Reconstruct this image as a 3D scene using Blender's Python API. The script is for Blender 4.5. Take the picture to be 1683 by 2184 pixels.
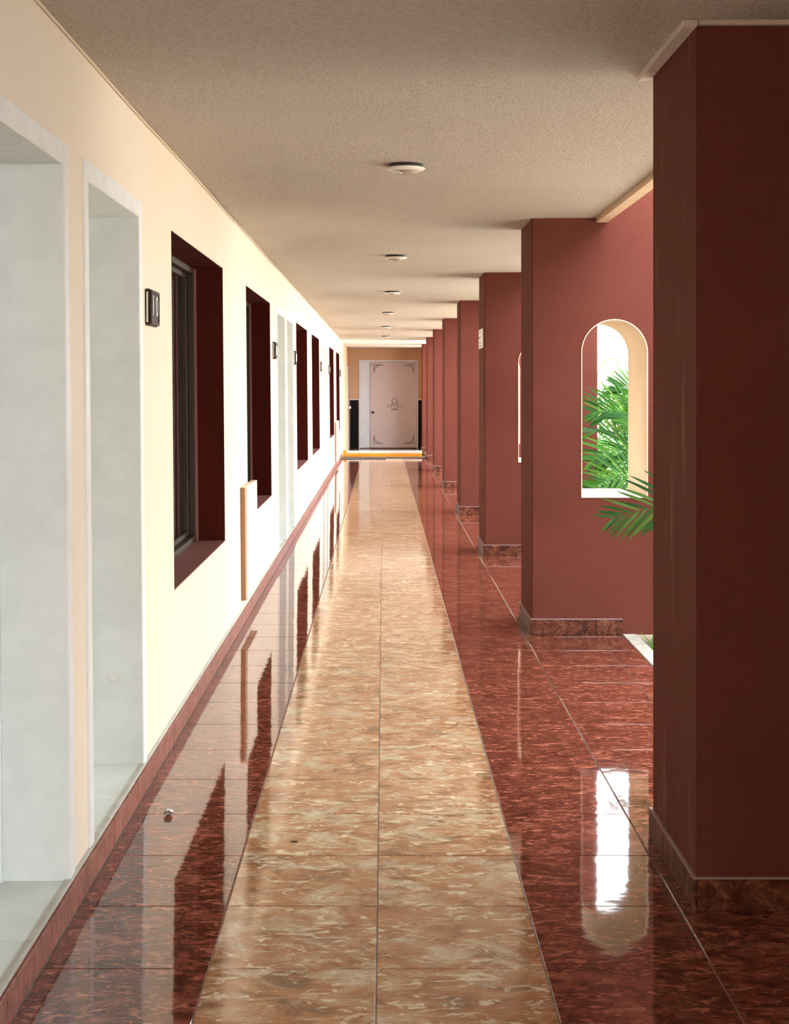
import bpy, bmesh, math, random
from mathutils import Vector, Matrix, Euler
random.seed(7)
for o in list(bpy.data.objects): bpy.data.objects.remove(o)
scene = bpy.context.scene
COL = scene.collection
PI = math.pi

# ------------------------------------------------------------------ camera
FPX = 2978.0
cam_d = bpy.data.cameras.new('camera'); cam = bpy.data.objects.new('camera', cam_d); COL.objects.link(cam)
cam.location = (0, 0, 1.5); cam.rotation_euler = (PI/2, 0, 0)
cam_d.sensor_fit = 'HORIZONTAL'; cam_d.sensor_width = 36.0
cam_d.lens = 36.0*FPX/1683.0
cam_d.shift_x = (841.5-818.0)/1683.0
cam_d.shift_y = (825.0-1092.0)/1683.0
cam_d.clip_start = 0.05; cam_d.clip_end = 300
scene.camera = cam
# ------------------------------------------------------------------ light
SUN_ELEV, SUN_AZ = 62.0, -62.0          # degrees; azimuth measured from +Y towards +X (sun stands behind the rooms, ahead of the camera)
SKY_STRENGTH, SUN_STRENGTH, EXPOSURE = 1.15, 7.0, 2.38
world = bpy.data.worlds.new('world'); scene.world = world; world.use_nodes = True
wn = world.node_tree; bg = wn.nodes['Background']
sky = wn.nodes.new('ShaderNodeTexSky'); sky.sky_type = 'HOSEK_WILKIE'; sky.turbidity = 5.0; sky.ground_albedo = 0.4
_e, _a = math.radians(SUN_ELEV), math.radians(SUN_AZ)
sun_dir = Vector((math.cos(_e)*math.sin(_a), math.cos(_e)*math.cos(_a), math.sin(_e)))
sky.sun_direction = sun_dir
mixw = wn.nodes.new('ShaderNodeMix'); mixw.data_type = 'RGBA'; mixw.inputs[0].default_value = 0.72
mixw.inputs[7].default_value = (2.42, 2.53, 2.62, 1)       # hazy bright overcast veil over the blue sky
wn.links.new(sky.outputs[0], mixw.inputs[6]); wn.links.new(mixw.outputs[2], bg.inputs[0])
bg.inputs[1].default_value = SKY_STRENGTH
sun_d = bpy.data.lights.new('sun', 'SUN'); sun_d.energy = SUN_STRENGTH; sun_d.angle = math.radians(1.0); sun_d.color = (1.0, 0.97, 0.92)
sun = bpy.data.objects.new('sun', sun_d); COL.objects.link(sun); sun.location = (0, 0, 20)
sun.rotation_euler = (-sun_dir).to_track_quat('-Z', 'Y').to_euler()
vs = scene.view_settings
vs.view_transform = 'Standard'; vs.look = 'None'; vs.gamma = 1.0; vs.use_curve_mapping = False; vs.exposure = EXPOSURE

# ------------------------------------------------------------------ materials
def new_mat(name, col=(0.8, 0.8, 0.8), rough=0.6, metal=0.0, ior=1.5, spec=0.5):
    m = bpy.data.materials.new(name); m.use_nodes = True
    b = m.node_tree.nodes['Principled BSDF']
    b.inputs['Base Color'].default_value = (*col, 1); b.inputs['Roughness'].default_value = rough
    b.inputs['Metallic'].default_value = metal; b.inputs['IOR'].default_value = ior
    b.inputs['Specular IOR Level'].default_value = spec
    return m, m.node_tree.nodes, m.node_tree.links, b
def coords(n, l, scale=(1, 1, 1), kind='Object', offset=None):
    tc = n.new('ShaderNodeTexCoord'); mp = n.new('ShaderNodeMapping'); mp.inputs['Scale'].default_value = scale
    l.new(tc.outputs[kind], mp.inputs['Vector'])
    if offset is not None: l.new(offset, mp.inputs['Location'])
    return mp.outputs[0]
def noise(n, l, vec, scale, detail=4, rough=0.6, dist=0.0):
    t = n.new('ShaderNodeTexNoise'); t.inputs['Scale'].default_value = scale; t.inputs['Detail'].default_value = detail
    t.inputs['Roughness'].default_value = rough; t.inputs['Distortion'].default_value = dist
    l.new(vec, t.inputs['Vector']); return t.outputs['Fac']
def ramp(n, l, fac, stops):
    r = n.new('ShaderNodeValToRGB'); e = r.color_ramp.elements
    while len(e) < len(stops): e.new(0.5)
    for i, (p, c) in enumerate(stops): e[i].position = p; e[i].color = (*c, 1) if len(c) == 3 else c
    l.new(fac, r.inputs[0]); return r.outputs[0]
def mixc(n, l, fac, a, b):
    m = n.new('ShaderNodeMix'); m.data_type = 'RGBA'
    for s, v in ((0, fac), (6, a), (7, b)):
        if hasattr(v, 'is_output'): l.new(v, m.inputs[s])
        else: m.inputs[s].default_value = v if s == 0 else (*v, 1)
    return m.outputs[2]
def bump(n, l, b, h, strength, dist):
    k = n.new('ShaderNodeBump'); k.inputs['Strength'].default_value = strength; k.inputs['Distance'].default_value = dist
    l.new(h, k.inputs['Height']); l.new(k.outputs[0], b.inputs['Normal']); return k
def plaster(name, c1, c2, rough, bscale, bstr, bdist, vscale=1.3, spec=0.3):
    m, n, l, b = new_mat(name, c1, rough, spec=spec)
    v = coords(n, l)
    l.new(ramp(n, l, noise(n, l, v, vscale, 5, 0.6), [(0.3, c1), (0.7, c2)]), b.inputs['Base Color'])
    bump(n, l, b, noise(n, l, v, bscale, 5, 0.65), bstr, bdist)
    return m
M = {}
M['wall'] = plaster('cream_wall_paint', (0.86, 0.745, 0.605), (0.85, 0.72, 0.565), 0.55, 38, 0.22, 0.006)
M['wall2'] = plaster('peach_wall_paint', (0.60, 0.36, 0.21), (0.56, 0.33, 0.19), 0.6, 38, 0.2, 0.005)
M['ceil'] = plaster('textured_ceiling_paint', (0.74, 0.655, 0.56), (0.67, 0.58, 0.485), 0.9, 85, 1.0, 0.022, 0.8, 0.1)
_m = M['ceil']; _n, _l = _m.node_tree.nodes, _m.node_tree.links; _b = _n['Principled BSDF']
_src = _b.inputs['Base Color'].links[0].from_socket
_g = ramp(_n, _l, noise(_n, _l, coords(_n, _l), 58, 3, 0.7), [(0.40, (0, 0, 0)), (0.60, (1, 1, 1))])
_l.new(mixc(_n, _l, _g, mixc(_n, _l, 0.22, _src, (0.33, 0.26, 0.2)), mixc(_n, _l, 0.12, _src, (0.9, 0.85, 0.78))), _b.inputs['Base Color'])  # speckle paints the relief's small shadows and bright grain into the colour
M['ceil_white'] = plaster('white_ceiling_paint', (0.85, 0.8, 0.75), (0.8, 0.76, 0.7), 0.8, 60, 0.3, 0.006)
M['fascia'] = plaster('peach_eave_paint', (0.68, 0.50, 0.34), (0.6, 0.42, 0.28), 0.7, 60, 0.4, 0.006, 6)
M['lining'] = plaster('cream_arch_paint', (0.78, 0.65, 0.49), (0.72, 0.57, 0.42), 0.6, 50, 0.25, 0.005, 3)
M['plaster_strip'] = plaster('bare_plaster', (0.62, 0.52, 0.44), (0.5, 0.42, 0.36), 0.85, 60, 0.5, 0.008, 5)
M['sillwhite'] = plaster('white_sill_paint', (0.80, 0.76, 0.70), (0.7, 0.65, 0.6), 0.6, 60, 0.3, 0.005, 6)
M['cement'] = plaster('pale_cement', (0.60, 0.57, 0.50), (0.42, 0.39, 0.33), 0.85, 70, 0.6, 0.006, 9)
M['grout'] = plaster('tile_grout', (0.50, 0.41, 0.34), (0.34, 0.27, 0.22), 0.8, 90, 0.3, 0.003, 12)
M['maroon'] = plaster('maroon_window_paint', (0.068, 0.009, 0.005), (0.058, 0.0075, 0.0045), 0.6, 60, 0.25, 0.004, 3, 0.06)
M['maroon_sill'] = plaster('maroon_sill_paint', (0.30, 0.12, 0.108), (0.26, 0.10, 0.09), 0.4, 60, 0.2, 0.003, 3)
M['yellow'] = plaster('yellow_kerb_paint', (0.85, 0.36, 0.02), (0.75, 0.28, 0.02), 0.6, 50, 0.3, 0.004, 6)
M['soil'] = plaster('garden_soil', (0.34, 0.26, 0.17), (0.22, 0.16, 0.10), 0.95, 30, 1.0, 0.03, 3)
M['lawn'] = plaster('sunlit_paving', (0.58, 0.56, 0.52), (0.50, 0.48, 0.44), 0.9, 18, 0.4, 0.02, 1)
M['opposite'] = plaster('pale_bounce_wall', (0.80, 0.79, 0.76), (0.75, 0.74, 0.71), 0.8, 12, 0.3, 0.01, 1)
M['darkfloor'] = plaster('brown_floor', (0.20, 0.10, 0.07), (0.14, 0.07, 0.05), 0.15, 30, 0.05, 0.002, 5)
def flat(key, name, col, rough=0.5, metal=0.0, spec=0.5, ior=1.5):
    m, n, l, b = new_mat(name, col, rough, metal, ior, spec)
    v = coords(n, l); f = noise(n, l, v, 9, 4, 0.6)
    c2 = tuple(x*0.9 for x in col)
    l.new(ramp(n, l, f, [(0.35, col), (0.7, c2)]), b.inputs['Base Color'])
    M[key] = m
flat('doorpaint', 'pale_grey_door_paint', (0.74, 0.765, 0.73), 0.4)
flat('framepaint', 'white_door_frame_paint', (0.86, 0.865, 0.84), 0.4)
flat('threshold', 'white_threshold_tile', (0.72, 0.75, 0.69), 0.12)
flat('alu', 'brown_aluminium', (0.05, 0.030, 0.018), 0.45, 0.0, 0.25)
flat('bronze', 'dark_bronze', (0.045, 0.022, 0.015), 0.5, 0.0, 0.2)
flat('digit', 'white_enamel', (0.85, 0.86, 0.85), 0.4)
flat('black', 'black_wainscot', (0.004, 0.004, 0.004), 0.6, spec=0.15)
flat('dark', 'dark_metal', (0.02, 0.02, 0.02), 0.5)
flat('lightwhite', 'white_plastic', (0.80, 0.76, 0.70), 0.35)
flat('lens', 'frosted_lens', (0.42, 0.32, 0.27), 0.35)
flat('enddoor', 'pinkish_white_door', (0.58, 0.49, 0.47), 0.3)
flat('endframe', 'white_end_frame', (0.68, 0.70, 0.73), 0.35)
flat('ornament', 'grey_ornament', (0.22, 0.19, 0.18), 0.5)
flat('tan', 'tan_wood_edge', (0.36, 0.17, 0.085), 0.5)
flat('curtain', 'grey_curtain', (0.72, 0.72, 0.80), 0.9)
flat('signwhite', 'white_sign', (0.85, 0.82, 0.76), 0.45)
flat('signgreen', 'olive_print', (0.17, 0.17, 0.08), 0.45)
flat('signtan', 'tan_print', (0.5, 0.36, 0.2), 0.45)
flat('steel', 'bright_metal', (0.7, 0.72, 0.7), 0.15, 0.9)
flat('twig', 'dark_twig', (0.01, 0.006, 0.004), 0.8)
flat('bark', 'palm_stem', (0.22, 0.17, 0.07), 0.7)
flat('wood', 'tree_bark', (0.16, 0.10, 0.07), 0.9)
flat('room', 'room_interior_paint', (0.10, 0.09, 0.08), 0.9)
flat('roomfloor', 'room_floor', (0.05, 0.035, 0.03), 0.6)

# terracotta paint on the pillars, with gloss reflections painted as streaks on corridor faces
m, n, l, b = new_mat('terracotta_paint', (0.25, 0.07, 0.06), 0.7, spec=0.03)
v = coords(n, l)
base = ramp(n, l, noise(n, l, v, 1.6, 5, 0.6), [(0.3, (0.142, 0.0425, 0.031)), (0.7, (0.124, 0.035, 0.0255))])
geo = n.new('ShaderNodeNewGeometry'); sep = n.new('ShaderNodeSeparateXYZ'); l.new(geo.outputs['True Normal'], sep.inputs[0])
side = n.new('ShaderNodeMath'); side.operation = 'LESS_THAN'; side.inputs[1].default_value = -0.7; l.new(sep.outputs[0], side.inputs[0])
scz = coords(n, l, (1, 9.0, 1.15))
sc = ramp(n, l, noise(n, l, scz, 1.6, 3, 0.5, 0.4), [(0.60, (0, 0, 0)), (0.72, (1, 1, 1))])
scm = n.new('ShaderNodeMath'); scm.operation = 'MULTIPLY'; l.new(sc, scm.inputs[0]); l.new(side.outputs[0], scm.inputs[1])
scs = n.new('ShaderNodeMath'); scs.operation = 'MULTIPLY'; scs.inputs[1].default_value = 0.25; l.new(scm.outputs[0], scs.inputs[0])
l.new(mixc(n, l, scs.outputs[0], base, (0.36, 0.20, 0.15)), b.inputs['Base Color'])
st = noise(n, l, v, 62, 6, 0.62, 0.3)
bump(n, l, b, st, 0.5, 0.010)
M['terra'] = m

# polished marble-look tiles; every tile gets its own stretch of pattern
def tile_mat(name, stops, streak, blot, blot2, streak_amt, rough, fs=1.0, spec=0.5, patch=0.5):
    m, n, l, b = new_mat(name, (0.3, 0.1, 0.08), rough, ior=1.62, spec=spec)
    oi = n.new('ShaderNodeObjectInfo'); g = n.new('ShaderNodeNewGeometry')
    cmb = n.new('ShaderNodeCombineXYZ')
    for i, (src, k) in enumerate(((oi.outputs['Random'], 37.0), (g.outputs['Random Per Island'], 53.0), (oi.outputs['Random'], 11.0))):
        mm = n.new('ShaderNodeMath'); mm.operation = 'MULTIPLY'; mm.inputs[1].default_value = k
        l.new(src, mm.inputs[0]); l.new(mm.outputs[0], cmb.inputs[i])
    tc = n.new('ShaderNodeTexCoord')
    add = n.new('ShaderNodeVectorMath'); add.operation = 'ADD'; l.new(tc.outputs['Object'], add.inputs[0]); l.new(cmb.outputs[0], add.inputs[1])
    def mapped(sc, rz=0.0):
        mp = n.new('ShaderNodeMapping'); mp.inputs['Scale'].default_value = sc; mp.inputs['Rotation'].default_value = (0, 0, rz)
        l.new(add.outputs[0], mp.inputs['Vector']); return mp.outputs[0]
    c0 = ramp(n, l, noise(n, l, mapped((1, 1.5, 1), 0.15), 6.0*fs, 9, 0.72, 1.1), stops)
    s0 = ramp(n, l, noise(n, l, mapped((1, 1.3, 1), 0.4), 4.2*fs, 8, 0.70, 0.8), [(0.52, (0, 0, 0)), (0.62, (1, 1, 1))])
    s1 = ramp(n, l, noise(n, l, mapped((1, 2.3, 1), 0.25), 10.0*fs, 8, 0.68, 1.6), [(0.54, (0, 0, 0)), (0.62, (1, 1, 1))])
    s2 = ramp(n, l, noise(n, l, mapped((1, 1.6, 1), -0.2), 55.0, 5, 0.75, 0.6), [(0.49, (0, 0, 0)), (0.66, (1, 1, 1))])
    def amt(x, k):
        q = n.new('ShaderNodeMath'); q.operation = 'MULTIPLY'; q.inputs[1].default_value = k; l.new(x, q.inputs[0]); return q.outputs[0]
    c0 = mixc(n, l, amt(s0, patch), c0, blot2)
    c1 = mixc(n, l, amt(s2, 0.65), c0, blot)
    c2 = mixc(n, l, amt(s1, streak_amt), c1, streak)
    l.new(c2, b.inputs['Base Color'])
    wv = coords(n, l, (1, 1, 1), 'Object')
    bump(n, l, b, noise(n, l, mapped((0.6, 1, 1)), 11.0, 2, 0.5), 0.10, 0.004)
    M_ = m; return m
M['red'] = tile_mat('red_marble_tile', [(0.38, (0.050, 0.012, 0.006)), (0.47, (0.105, 0.026, 0.014)), (0.55, (0.18, 0.048, 0.028)), (0.64, (0.28, 0.095, 0.060))],
                    (0.46, 0.17, 0.105), (0.21, 0.062, 0.038), (0.060, 0.016, 0.009), 0.8, 0.045, 1.4)
M['beige'] = tile_mat('beige_marble_tile', [(0.38, (0.19, 0.10, 0.048)), (0.46, (0.36, 0.165, 0.075)), (0.54, (0.43, 0.21, 0.10)), (0.63, (0.52, 0.36, 0.21))],
                      (0.76, 0.64, 0.45), (0.26, 0.135, 0.065), (0.60, 0.50, 0.35), 0.85, 0.08, 1.0, 0.5, 0.75)
M['skirt'] = tile_mat('brown_marble_skirting', [(0.38, (0.03, 0.008, 0.005)), (0.47, (0.075, 0.020, 0.011)), (0.55, (0.14, 0.042, 0.023)), (0.64, (0.24, 0.09, 0.05))],
                      (0.30, 0.12, 0.07), (0.06, 0.018, 0.01), (0.11, 0.032, 0.018), 0.4, 0.5, 2.4, 0.1)
M['skirt_left'] = tile_mat('red_marble_skirting', [(0.38, (0.12, 0.030, 0.016)), (0.47, (0.21, 0.055, 0.030)), (0.55, (0.29, 0.085, 0.048)), (0.64, (0.38, 0.145, 0.09))],
                      (0.50, 0.23, 0.16), (0.20, 0.06, 0.04), (0.25, 0.08, 0.05), 0.5, 0.4, 2.2, 0.25)
# window glass
m, n, l, b = new_mat('dark_tinted_glass', (0.65, 0.63, 0.6), 0.02)
b.inputs['Transmission Weight'].default_value = 1.0; b.inputs['IOR'].default_value = 1.45
M['glass'] = m
# leaves: colour varies from leaf to leaf, light passes through
def leaf_mat(name, stops, trans=0.35, per='island'):
    m, n, l, b = new_mat(name, stops[0][1], 0.5, spec=0.10)
    g = n.new('ShaderNodeNewGeometry'); oi = n.new('ShaderNodeObjectInfo')
    ad = n.new('ShaderNodeMath'); ad.operation = 'ADD'; l.new(g.outputs['Random Per Island'], ad.inputs[0]); l.new(oi.outputs['Random'], ad.inputs[1])
    fr = n.new('ShaderNodeMath'); fr.operation = 'FRACT'; l.new(ad.outputs[0], fr.inputs[0])
    c = ramp(n, l, fr.outputs[0], stops); l.new(c, b.inputs['Base Color'])
    tr = n.new('ShaderNodeBsdfTranslucent'); l.new(c, tr.inputs[0])
    mx = n.new('ShaderNodeMixShader'); mx.inputs[0].default_value = trans
    out = n['Material Output']; l.new(b.outputs[0], mx.inputs[1]); l.new(tr.outputs[0], mx.inputs[2]); l.new(mx.outputs[0], out.inputs[0])
    return m
M['palm'] = leaf_mat('palm_leaf', [(0.0, (0.010, 0.058, 0.005)), (0.5, (0.022, 0.105, 0.007)), (1.0, (0.07, 0.16, 0.010))], 0.28)
M['palm_shaded'] = leaf_mat('shaded_palm_leaf', [(0.0, (0.006, 0.034, 0.005)), (0.5, (0.014, 0.064, 0.007)), (1.0, (0.05, 0.11, 0.012))], 0.22)  # same leaf colour as palm, darkened to put shade on the near palm
M['bush'] = leaf_mat('variegated_leaf', [(0.0, (0.02, 0.10, 0.03)), (0.55, (0.06, 0.24, 0.05)), (0.75, (0.2, 0.42, 0.12)), (0.95, (0.6, 0.66, 0.38))], 0.35)
M['blossom'] = leaf_mat('blossom_leaf', [(0.0, (0.10, 0.22, 0.04)), (0.25, (0.35, 0.40, 0.15)), (0.45, (0.70, 0.42, 0.36)), (1.0, (0.8, 0.55, 0.48))], 0.45)
M['grass'] = leaf_mat('grass_blade', [(0.0, (0.04, 0.20, 0.02)), (1.0, (0.14, 0.36, 0.04))], 0.4)

# ------------------------------------------------------------------ mesh helpers
class MB:
    def __init__(s): s.v = []; s.f = []
    def add(s, vs, fs):
        k = len(s.v); s.v += [tuple(p) for p in vs]; s.f += [tuple(i+k for i in f) for f in fs]; return s
    def box(s, x0, x1, y0, y1, z0, z1):
        return s.add([(x0,y0,z0),(x1,y0,z0),(x1,y1,z0),(x0,y1,z0),(x0,y0,z1),(x1,y0,z1),(x1,y1,z1),(x0,y1,z1)],
                     [(3,2,1,0),(4,5,6,7),(0,1,5,4),(1,2,6,5),(2,3,7,6),(3,0,4,7)])
    def tube(s, pts, r, seg=8, caps=True):
        pts = [Vector(p) for p in pts]; rr = r if hasattr(r, '__len__') else [r]*len(pts)
        rings = []; up = Vector((0.12, 0.31, 0.94)).normalized()
        for i, p in enumerate(pts):
            d = (pts[min(i+1, len(pts)-1)]-pts[max(i-1, 0)]).normalized()
            a = d.cross(up)
            if a.length < 1e-3: a = d.cross(Vector((1, 0, 0)))
            a.normalize(); c = a.cross(d).normalized()
            rings.append([p+(a*math.cos(2*PI*k/seg)+c*math.sin(2*PI*k/seg))*rr[i] for k in range(seg)])
        vs_ = [q for g in rings for q in g]; fs_ = []
        for i in range(len(pts)-1):
            for k in range(seg):
                k2 = (k+1) % seg
                fs_.append((i*seg+k, i*seg+k2, (i+1)*seg+k2, (i+1)*seg+k))
        if caps:
            fs_.append(tuple(range(seg))[::-1]); fs_.append(tuple((len(pts)-1)*seg+k for k in range(seg)))
        return s.add(vs_, fs_)
    def lathe(s, prof, seg=32, axis='z', at=(0, 0, 0)):
        vs_ = []; fs_ = []
        for (r, h) in prof:
            for k in range(seg):
                a = 2*PI*k/seg; c, d = r*math.cos(a), r*math.sin(a)
                p = (c, d, h) if axis == 'z' else ((h, c, d) if axis == 'x' else (c, h, d))
                vs_.append((p[0]+at[0], p[1]+at[1], p[2]+at[2]))
        for i in range(len(prof)-1):
            for k in range(seg):
                k2 = (k+1) % seg; fs_.append((i*seg+k, i*seg+k2, (i+1)*seg+k2, (i+1)*seg+k))
        fs_.append(tuple(range(seg))[::-1]); fs_.append(tuple((len(prof)-1)*seg+k for k in range(seg)))
        return s.add(vs_, fs_)
    def mesh(s, name, mat, fix=None, bevel=0.0, seg=1, smooth=False):
        me = bpy.data.meshes.new(name)
        vv = [fix(p) for p in s.v] if fix else s.v
        me.from_pydata(vv, [], s.f)
        bm = bmesh.new(); bm.from_mesh(me); bmesh.ops.recalc_face_normals(bm, faces=bm.faces)
        if bevel > 0:
            ed = [e for e in bm.edges if len(e.link_faces) == 2 and e.calc_face_angle(0) > 0.6]
            bmesh.ops.bevel(bm, geom=ed, offset=bevel, segments=seg, affect='EDGES', clamp_overlap=True)
        bm.to_mesh(me); bm.free()
        if smooth:
            for p in me.polygons: p.use_smooth = True
        me.materials.append(M[mat]); return me
    def build(s, name, mat, parent=None, **k):
        o = bpy.data.objects.new(name, s.mesh(name, mat, **k)); COL.objects.link(o)
        if parent: o.parent = parent; o.matrix_parent_inverse = Matrix()
        return o
def tag(o, label, cat, group=None, kind=None):
    o['label'] = label; o['category'] = cat
    if group: o['group'] = group
    if kind: o['kind'] = kind
    return o
def empty(name, loc=(0, 0, 0)):
    o = bpy.data.objects.new(name, None); o.empty_display_size = 0.05; o.location = loc; COL.objects.link(o); return o
def inst(name, me, parent, loc, rot=(0, 0, 0), scale=(1, 1, 1)):
    o = bpy.data.objects.new(name, me); o.location = loc; o.rotation_euler = rot; o.scale = scale; COL.objects.link(o); o.parent = parent; return o
LEAN = 0.0092
def lean(p): return (p[0]-LEAN*p[2], p[1], p[2])      # the old left wall leans back a little

# ------------------------------------------------------------------ dimensions
WX = -0.893                   # left wall face at the floor
WB = -1.14                    # its inner face
CEIL = 2.518
T = 0.4343                    # floor tile pitch
X0 = -0.8865                  # left edge of tile grid
Y0 = 3.600                    # one joint line across the corridor
XE = 1.444                    # outer edge of the paving
YB, YK = -6.0, 30.2           # back of corridor, kerb
FIN_T = 0.65
FINS = [4.0, 8.45, 12.40, 16.38, 20.70, 24.75, 28.70, 32.25]
FX0, FX1 = 0.897, 1.90
def ceil_z(x, y):
    return CEIL + 0.024*max(0, min(1, x/0.8))*math.exp(-((y-3.6)/2.6)**2) + 0.004*math.sin(y*1.3+x*2)

# ------------------------------------------------------------------ floor
fl = MB().box(-1.0, XE, YB, YK, -0.16, -0.0045).build('floor', 'grout')
tag(fl, 'polished corridor floor with beige marble tiles between red marble tiles', 'floor', kind='structure')
G = 0.0036
def tile_mb(w, d):
    h = 0.010; r = 0.0016
    return MB().add([(-w/2,-d/2,-h),(w/2,-d/2,-h),(w/2,d/2,-h),(-w/2,d/2,-h),(-w/2,-d/2,-r),(w/2,-d/2,-r),(w/2,d/2,-r),(-w/2,d/2,-r),
                     (-w/2+r,-d/2+r,0),(w/2-r,-d/2+r,0),(w/2-r,d/2-r,0),(-w/2+r,d/2-r,0)],
                    [(0,1,5,4),(1,2,6,5),(2,3,7,6),(3,0,4,7),(4,5,9,8),(5,6,10,9),(6,7,11,10),(7,4,8,11),(8,9,10,11),(3,2,1,0)])
cols = [(X0+T*i, X0+T*(i+1), 'beige' if i in (1, 2) else 'red') for i in range(5)]
cols[0] = (-0.8785, X0+T, 'red')
cols += [(X0+5*T, XE, 'red')]
tmesh = {}
far = {'red': MB(), 'beige': MB()}
kmin, kmax = -23, int((YK-Y0)/T)-1
for k in range(kmin, kmax+1):
    ya, yb = Y0+k*T, Y0+(k+1)*T
    for ci, (xa, xb, mk) in enumerate(cols):
        if xa > FX0-0.02 and any(f < ya and yb < f+FIN_T for f in FINS): continue
        w = xb-xa-G; key = (mk, round(w, 3))
        cx, cy = (xa+xb)/2, (ya+yb)/2
        if -3 <= k <= 30:
            if key not in tmesh: tmesh[key] = tile_mb(w, T-G).mesh('floor_tile', mk)
            o = inst('tile', tmesh[key], fl, (cx, cy, random.uniform(-0.0004, 0)),
                     (random.gauss(0, 0.0006), random.gauss(0, 0.0006), 0))
        else:
            t = tile_mb(w, T-G)
            far[mk].add([(p[0]+cx, p[1]+cy, p[2]) for p in t.v], t.f)
for mk in far:
    o = far[mk].build('far_tiles', mk, fl); o['kind'] = 'stuff'
# garden edging and drain
tag(MB().box(XE+0.004, XE+0.09, YB, YK, -0.20, 0.004).build('trim_1', 'cement', bevel=0.004), 'pale cement edging strip between red tiles and garden bed', 'edging', kind='structure')
# ------------------------------------------------------------------ ceiling / roof
nx, ny = 14, 150
cm = MB(); xs = [-4.0, -1.0]+[-0.95+i*(1.30+0.95)/nx for i in range(nx+1)]; ys = [YB+j*(29.62-YB)/ny for j in range(ny+1)]
vv = [(x, y, ceil_z(x, y)) for y in ys for x in xs]; W_ = len(xs)
vv += [(x, y, 2.80) for y in (ys[0], ys[-1]) for x in (xs[0], xs[-1])]; N_ = W_*len(ys)
ff = [(j*W_+i, j*W_+i+1, (j+1)*W_+i+1, (j+1)*W_+i) for j in range(ny) for i in range(W_-1)]
ff += [(N_, N_+1, N_+3, N_+2)]
cm.add(vv, ff)
c = cm.build('ceiling', 'ceil', smooth=False)
for p in c.data.polygons[:-1]: p.use_smooth = True
tag(c, 'rough textured beige corridor ceiling', 'ceiling', kind='structure')
MB().box(-4.1, 1.36, YB-0.2, 29.62, 2.60, 2.86).build('roof_slab', 'ceil', c)
e = MB().box(1.285, 1.36, YB, 29.62, 2.494, 2.85).build('trim_2', 'fascia', bevel=0.006)
tag(e, 'peach painted drip edge along the eave', 'eave', kind='structure')
# thin caulk bead between left wall and ceiling
pts = [(WX+0.006-LEAN*CEIL, y, CEIL-0.006+0.003*math.sin(y*2.1)) for y in [YB+0.3*i for i in range(int((29.6-YB)/0.3))]]
tag(MB().tube(pts, 0.005, 5).build('trim_3', 'lining', smooth=True), 'thin pale bead along the joint of left wall and ceiling', 'molding', kind='structure')
# far passage ceiling
c2 = MB().box(-4, 1.6, 29.62, 34.4, 2.49, 2.8).build('ceiling_passage', 'ceil_white')
tag(c2, 'white ceiling of the far passage before the end door', 'ceiling', kind='structure')
c3 = MB().box(-4, 1.6, 34.4, 36.2, 2.485, 2.8).build('ceiling_end', 'plaster_strip')
tag(c3, 'grey ceiling strip just before the end wall', 'ceiling', kind='structure')

# ------------------------------------------------------------------ left wall with openings
DOORS = [(3.005, 4.02), (4.225, 5.24), (11.85, 12.88), (13.02, 14.03), (20.45, 21.50), (21.85, 22.75), (29.20, 30.10)]
WINS = [(6.0, 7.91), (9.26, 11.2), (14.57, 16.62), (17.73, 19.72), (23.45, 25.45), (26.80, 28.75)]
DTOP, DTH = 2.195, 0.10
WZ0, WZ1 = 0.626, 2.172
ops = sorted([(a, b_, 0.0, DTOP) for a, b_ in DOORS] + [(a, b_, WZ0, WZ1) for a, b_ in WINS])
wl = MB(); y = YB
ZT = 2.60
for (a, b_, z0, z1) in ops:
    wl.box(WB, WX, y, a, 0, ZT); wl.box(WB, WX, a, b_, z1, ZT)
    if z0 > 0: wl.box(WB, WX, a, b_, 0, z0)
    y = b_
wl.box(WB, WX, y, 31.3, 0, ZT)
w = wl.build('wall_left', 'wall', fix=lean)
tag(w, 'long cream plaster wall with doors and deep windows', 'wall', kind='structure')
# rooms behind
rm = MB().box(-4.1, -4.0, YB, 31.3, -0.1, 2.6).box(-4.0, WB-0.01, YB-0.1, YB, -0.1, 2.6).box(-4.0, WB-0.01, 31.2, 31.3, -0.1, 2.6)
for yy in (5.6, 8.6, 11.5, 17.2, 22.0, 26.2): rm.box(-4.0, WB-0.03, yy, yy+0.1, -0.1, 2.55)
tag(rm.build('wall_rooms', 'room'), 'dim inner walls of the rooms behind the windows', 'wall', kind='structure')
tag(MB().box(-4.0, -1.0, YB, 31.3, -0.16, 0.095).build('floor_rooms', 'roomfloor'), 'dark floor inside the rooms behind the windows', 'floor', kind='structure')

# baseboard along the left wall
bb = MB().box(WX-0.01, WX+0.0035, YB, YK-0.02, 0, 0.104).build('baseboard_left', 'cement')
tag(bb, 'low red marble skirting along the cream wall', 'baseboard', kind='structure')
sk = MB().box(0, 0.0095, -T/2+0.0015, T/2-0.0015, 0.0, 0.085).mesh('skirting_tile', 'skirt_left', bevel=0.001)
k = -8
while Y0+(k+0.72)*T+T/2 < YK-0.02:
    inst('baseboard_tile', sk, bb, (WX+0.0036, Y0+(k+0.72)*T, 0.0)); k += 1

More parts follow.
